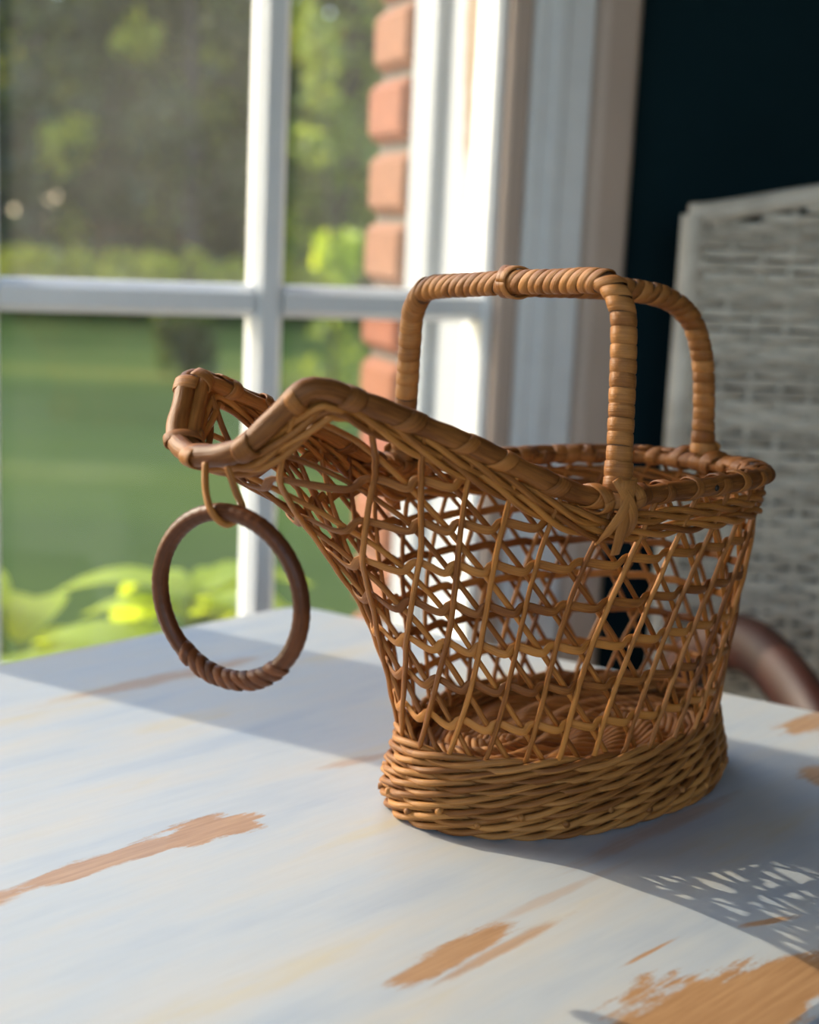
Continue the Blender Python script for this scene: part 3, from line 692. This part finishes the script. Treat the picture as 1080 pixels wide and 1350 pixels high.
# ------------------------------------------------------------------ chair behind the table
ch = empty('wicker_armchair', (.46, .64, FLOOR_Z))
tag(ch, 'whitewashed woven wicker chair with dark mahogany arms behind the table', 'chair')
cd = np.array([math.cos(R(-4)), math.sin(R(-4)), 0]); cn = np.array([cd[1], -cd[0], 0])   # along the back, towards the table
c0 = np.array([.236, .81, 0]) - np.array([.46, .64, FLOOR_Z]); CW = .47
c0[2] = -FLOOR_Z
def cp(s, n_, z): return c0 + cd * s + cn * n_ + np.array([0, 0, z])
def crest(s): x = s / CW; return .346 + .036 * math.sin(math.pi * x) ** 1.3
nst = 15
for k in range(nst):
    s = .012 + (CW - .024) * k / (nst - 1); mb = MB(); sweep(mb, [cp(s, 0, -.36), cp(s, .012 * math.sin(math.pi * s / CW) * -1, 0), cp(s, -.02 * math.sin(math.pi * s / CW), crest(s) - .005)], circ(.0035, 6)); mb.build('back_stake', MAT['whitewash'], ch, smooth=True)
z = -.35; k = 0
while z < .395:
    ss = np.linspace(0, CW, 150); P = []
    for s in ss:
        if z > crest(s) - .012: continue
        P.append(cp(s, .0052 * math.cos(math.pi * (s - .012) / ((CW - .024) / (nst - 1)) + math.pi * k) - .016 * math.sin(math.pi * s / CW), z + .002 * math.sin(9 * s + k)))
    if len(P) > 6: mb = MB(); sweep(mb, P, circ(.0052, 6), vo=k * .7); mb.build('back_weaver', MAT['whitewash'], ch, smooth=True)
    z += .0104; k += 1
mb = MB(); sweep(mb, [cp(s, -.016 * math.sin(math.pi * s / CW), crest(s)) for s in np.linspace(-.004, CW + .004, 40)], circ(.011, 10)); mb.build('crest_rail', MAT['whitewash'], ch, smooth=True)
for s in (0, CW):
    mb = MB(); sweep(mb, crom([cp(s, -.05, FLOOR_Z), cp(s, -.01, -.35), cp(s, 0, 0), cp(s, 0, .345)], 6), circ(.013, 10)); mb.build('back_post', MAT['whitewash'], ch, smooth=True)
    mb = MB(); sweep(mb, crom([cp(s, .36, FLOOR_Z), cp(s, .355, -.55), cp(s, .35, -.33)], 6), circ(.014, 10)); mb.build('front_leg', MAT['mahogany'], ch, smooth=True)
mb = MB()
for k in range(30): 
    n_ = .008 + k * .0118; sweep(mb, [cp(s, n_, -.33 + .004 * math.cos(s * 70 + math.pi * k)) for s in np.linspace(0, CW, 50)], circ(.0062, 6), vo=k)
mb.build('seat', MAT['whitewash'], ch, smooth=True)
inv_c = np.array([.46, .64, FLOOR_Z])
def at(px, py, dep):
    d = np.array(c_f) + np.array(c_r) * (px - 540) / F_PX - np.array(c_u) * (py - 675) / F_PX; return np.array(C_POS) + d * dep
arm = np.array([at(885, 925, 1.60), at(905, 880, 1.57), at(940, 852, 1.52), at(985, 850, 1.45), at(1030, 888, 1.36), at(1070, 945, 1.28), at(1105, 1020, 1.22), at(1120, 1100, 1.20)]) - inv_c
armc = crom(arm, 8)
def mirror(P):
    Q = P.copy(); d = (P - c0) @ cd; return P + cd[None] * (CW - 2 * d)[:, None]
for A_c in (armc, mirror(armc)):
    mb = MB(); sweep(mb, A_c, [(.028 * math.cos(a), .020 * math.sin(a)) for a in np.linspace(0, 2 * np.pi, 13)[:-1]], np.tile([0, 0, 1.0], (len(A_c), 1))); mb.build('arm', MAT['mahogany'], ch, smooth=True)

# ------------------------------------------------------------------ garden
def leaf_cloud(mb, centre, rad, n, size, rg_, flat=.75):
    for _ in range(n):
        d = rg_.normal(size=3); d /= np.linalg.norm(d); r = rg_.uniform(.35, 1) ** .5
        p = centre + d * rad * r
        a = rg_.normal(size=3); a /= np.linalg.norm(a); b = np.cross(a, rg_.normal(size=3)); b /= np.linalg.norm(b); s = size * rg_.uniform(.6, 1.3)
        mb.add([p - a * s, p + b * s * .5, p + a * s, p - b * s * .5], [(0, 1, 2, 3)])
def tree(loc, h, crad, mat, seed, leaves=2600, lsize=.11, low=.25):
    rg_ = np.random.default_rng(seed); e = empty('woodland_tree', loc)
    lean = rg_.uniform(-.3, .3, 2)
    tr = [np.array([0, 0, -.1]), np.array([lean[0] * .3, lean[1] * .3, h * .35]), np.array([lean[0], lean[1], h * .85])]
    mb = MB(); sweep(mb, crom(tr, 6), circ(.05 * h ** .6, 8), scale=np.linspace(1, .3, 13)); mb.build('trunk', MAT['bark'], e, smooth=True)
    mf = MB(); my = MB(); ncl = 34
    for k in range(ncl):
        zz = rg_.uniform(low, 1.0); w_ = math.sin(math.pi * (.12 + .83 * (zz - low) / (1 - low))) ** .6; a = rg_.uniform(0, 6.283); rr_ = crad * w_ * rg_.uniform(.25, 1)
        c = np.array([math.cos(a) * rr_ + lean[0] * zz, math.sin(a) * rr_ + lean[1] * zz, h * zz])
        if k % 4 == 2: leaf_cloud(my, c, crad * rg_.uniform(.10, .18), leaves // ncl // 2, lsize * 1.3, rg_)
        else: leaf_cloud(mf, c, crad * rg_.uniform(.22, .38), leaves // ncl, lsize, rg_)
        if k % 5 == 0:
            mb = MB(); sweep(mb, [np.array([lean[0] * zz * .6, lean[1] * zz * .6, h * zz * .7]), c * np.array([.5, .5, .9]), c], circ(.012 * h ** .6, 6), scale=[1, .6, .3]); mb.build('branch', MAT['bark'], e, smooth=True)
    fo = mf.build('foliage', MAT[mat], e); fo['kind'] = 'stuff'
    fo = my.build('sun_tinted_foliage', MAT['leaf_sun_tint'], e); fo['kind'] = 'stuff'  # lighter clusters, coloured to stand in for sunlit leaves
    return e
def ground_at(px, dep): 
    p = at(px, 300, dep); return (p[0], p[1], GROUND_Z)
specs = [(-10, 27.5, 9, 2.6, 'leaf_dark'), (40, 21, 7.5, 2.2, 'leaf_dark'), (150, 24, 8.5, 2.6, 'leaf_mid'), (255, 20.5, 7.0, 2.0, 'leaf_dark'), (350, 25, 9, 2.6, 'leaf_dark'), (450, 21, 7.5, 2.2, 'leaf_mid'), (560, 24, 8, 2.5, 'leaf_dark'), (-120, 23, 8, 2.5, 'leaf_dark'), (-280, 22, 7, 2.3, 'leaf_mid'), (700, 23, 8, 2.5, 'leaf_dark'), (-430, 24, 8.5, 2.5, 'leaf_dark'), (-590, 23, 8, 2.4, 'leaf_mid'), (-760, 25, 9, 2.6, 'leaf_dark'), (-940, 24, 8.5, 2.5, 'leaf_dark')]
for i, (px, dep, h, cr_, mt) in enumerate(specs):
    e = tree(ground_at(px, dep), h, cr_, mt, 100 + i, leaves=3000, lsize=.13, low=.12)
    if mt == 'leaf_mid': tag(e, 'paler yellow-green broadleaf tree at the far edge of the lawn', 'tree', 'pale trees beyond the lawn')
    else: tag(e, 'dark green broadleaf tree in the front row beyond the lawn', 'tree', 'dark trees beyond the lawn')
for i, px in enumerate((-800, -600, -420, -250, -60, 90, 220, 340, 470, 620)):
    e = tree(ground_at(px, 31 + (i % 2) * 2), 10, 3.6, 'leaf_dark', 300 + i, leaves=5200, lsize=.27, low=.04)
    tag(e, 'tall dark tree in the rearmost row behind the lawn edge trees', 'tree', 'tallest trees at the back of the woodland')
e = empty('dark_bush', ground_at(248, 12.3)); mf = MB(); rgb = np.random.default_rng(31)
for q in range(12): leaf_cloud(mf, np.array([rgb.uniform(-.16, .16), rgb.uniform(-.16, .16), .10 + .42 * q / 11]), .14, 60, .05, rgb)
mf.build('foliage', MAT['leaf_dark'], e)['kind'] = 'stuff'
mb = MB(); sweep(mb, [np.array([0, 0, -.05]), np.array([.01, 0, .3]), np.array([.03, 0, .5])], circ(.05, 7), scale=[1, .7, .3]); mb.build('stem', MAT['bark'], e, smooth=True)
tag(e, 'dark upright bush standing alone on the lawn', 'bush')
gs = np.random.default_rng(4)
for px in (-60, 25, 75, 120, 180, 215, 300, 395, 410):  # golden clumps added for the sunlit litter and grass at the lawn edge
    e = empty('sunlit_edge_clump', ground_at(px, 19.0 + gs.uniform(-.6, .6))); mf = MB()
    for q in range(6): leaf_cloud(mf, np.array([gs.uniform(-.35, .35), gs.uniform(-.2, .2), .35 + gs.uniform(0, .35)]), .26, 26, .10, gs)
    fo = mf.build('foliage', MAT['leaf_sun_tint'], e); fo['kind'] = 'stuff'  # leaves standing in for the sunlit litter and grass
    mb = MB(); sweep(mb, [np.array([0, 0, -.05]), np.array([.01, 0, .3]), np.array([.03, 0, .6])], circ(.02, 6)); mb.build('stem', MAT['bark'], e, smooth=True)
    tag(e, 'low golden clump standing in for sunlit grass and leaf litter where the lawn meets the trees', 'bush', 'golden clumps for the sunlit lawn edge')
# sunlit shrub seen through the narrow pane
sh = empty('lime_shrub', ground_at(442, 8.5)); tag(sh, 'bright lime green shrub seen beside the brick edge', 'shrub')
rg_ = np.random.default_rng(9); mf = MB()
for k in range(7): leaf_cloud(mf, np.array([rg_.uniform(-.07, .07), rg_.uniform(-.1, .1), 1.08 + .18 * k / 7]), .09, 40, .06, rg_)
md = MB()
for zc, dx in ((2.40, -.14), (2.05, -.10), (1.75, -.15), (2.25, -.13), (.8, 0), (.6, .1), (.5, -.1), (.3, 0)): leaf_cloud(md, np.array([dx, 0, zc]), .13, 30, .05, rg_)
fo = md.build('darker_foliage', MAT['leaf_mid'], sh); fo['kind'] = 'stuff'
mb = MB(); sweep(mb, [np.array([0, 0, -.05]), np.array([.02, 0, .9]), np.array([-.12, 0, 2.2])], circ(.02, 7), scale=[1, .7, .3]); mb.build('stem', MAT['bark'], sh, smooth=True)
mf.build('foliage', MAT['leaf_lime'], sh)['kind'] = 'stuff'
# leafy plants under the window
def leaf_mesh(mb, base, dirv, up, length, width, droop):
    n = 7; d = unit(dirv); s = unit(np.cross(d, up)); v = []; f = []
    for i in range(n):
        t_ = i / (n - 1); wv = width * math.sin(math.pi * min(1, t_ * .93 + .05)) ** .8
        c = base + d * length * t_ + np.array([0, 0, 1.0]) * (-droop * t_ * t_ * length)
        v += [c - s * wv / 2 + np.array([0, 0, wv * .12]), c, c + s * wv / 2 + np.array([0, 0, wv * .12])]
    for i in range(n - 1):
        for j in range(2): f.append((i * 3 + j, i * 3 + j + 1, i * 3 + 4 + j, i * 3 + 3 + j))
    mb.add(v, f)
def leafy(px, py, dep, spread, height, n, label, seed):
    top_ = at(px, py, dep); e = empty('leafy_plant', (top_[0], top_[1], GROUND_Z)); rg_ = np.random.default_rng(seed); hh = top_[2] - GROUND_Z
    tag(e, label, 'plant')
    for k in range(n):
        a = rg_.uniform(0, 6.283); zz = hh + rg_.uniform(-height, 0); base = np.array([math.cos(a) * spread * rg_.uniform(0, .5), math.sin(a) * spread * .4, zz - .03])
        mb = MB(); sweep(mb, [np.array([base[0] * .3, base[1] * .3, 0]), np.array([base[0] * .6, base[1] * .6, zz * .6]), base], circ(.004, 5)); mb.build('stem', MAT['leaf_mid'], e, smooth=True)
        mb = MB(); leaf_mesh(mb, base, np.array([math.cos(a), math.sin(a) * .6, .35]), np.array([0, 0, 1.0]), rg_.uniform(.10, .16) * spread / .11, rg_.uniform(.06, .085) * spread / .11, rg_.uniform(.3, .9)); mb.build('leaf', MAT['leaf_lime'], e, smooth=True)
leafy(14, 778, 2.3, .19, .14, 20, 'lime green leafy plant at the left edge below the window', 21)
leafy(262, 758, 2.5, .17, .15, 30, 'large lime green leafy plant seen through the hanging ring', 22)
leafy(392, 785, 2.6, .07, .08, 10, 'small lime green leafy plant beside the vertical window bar', 23)
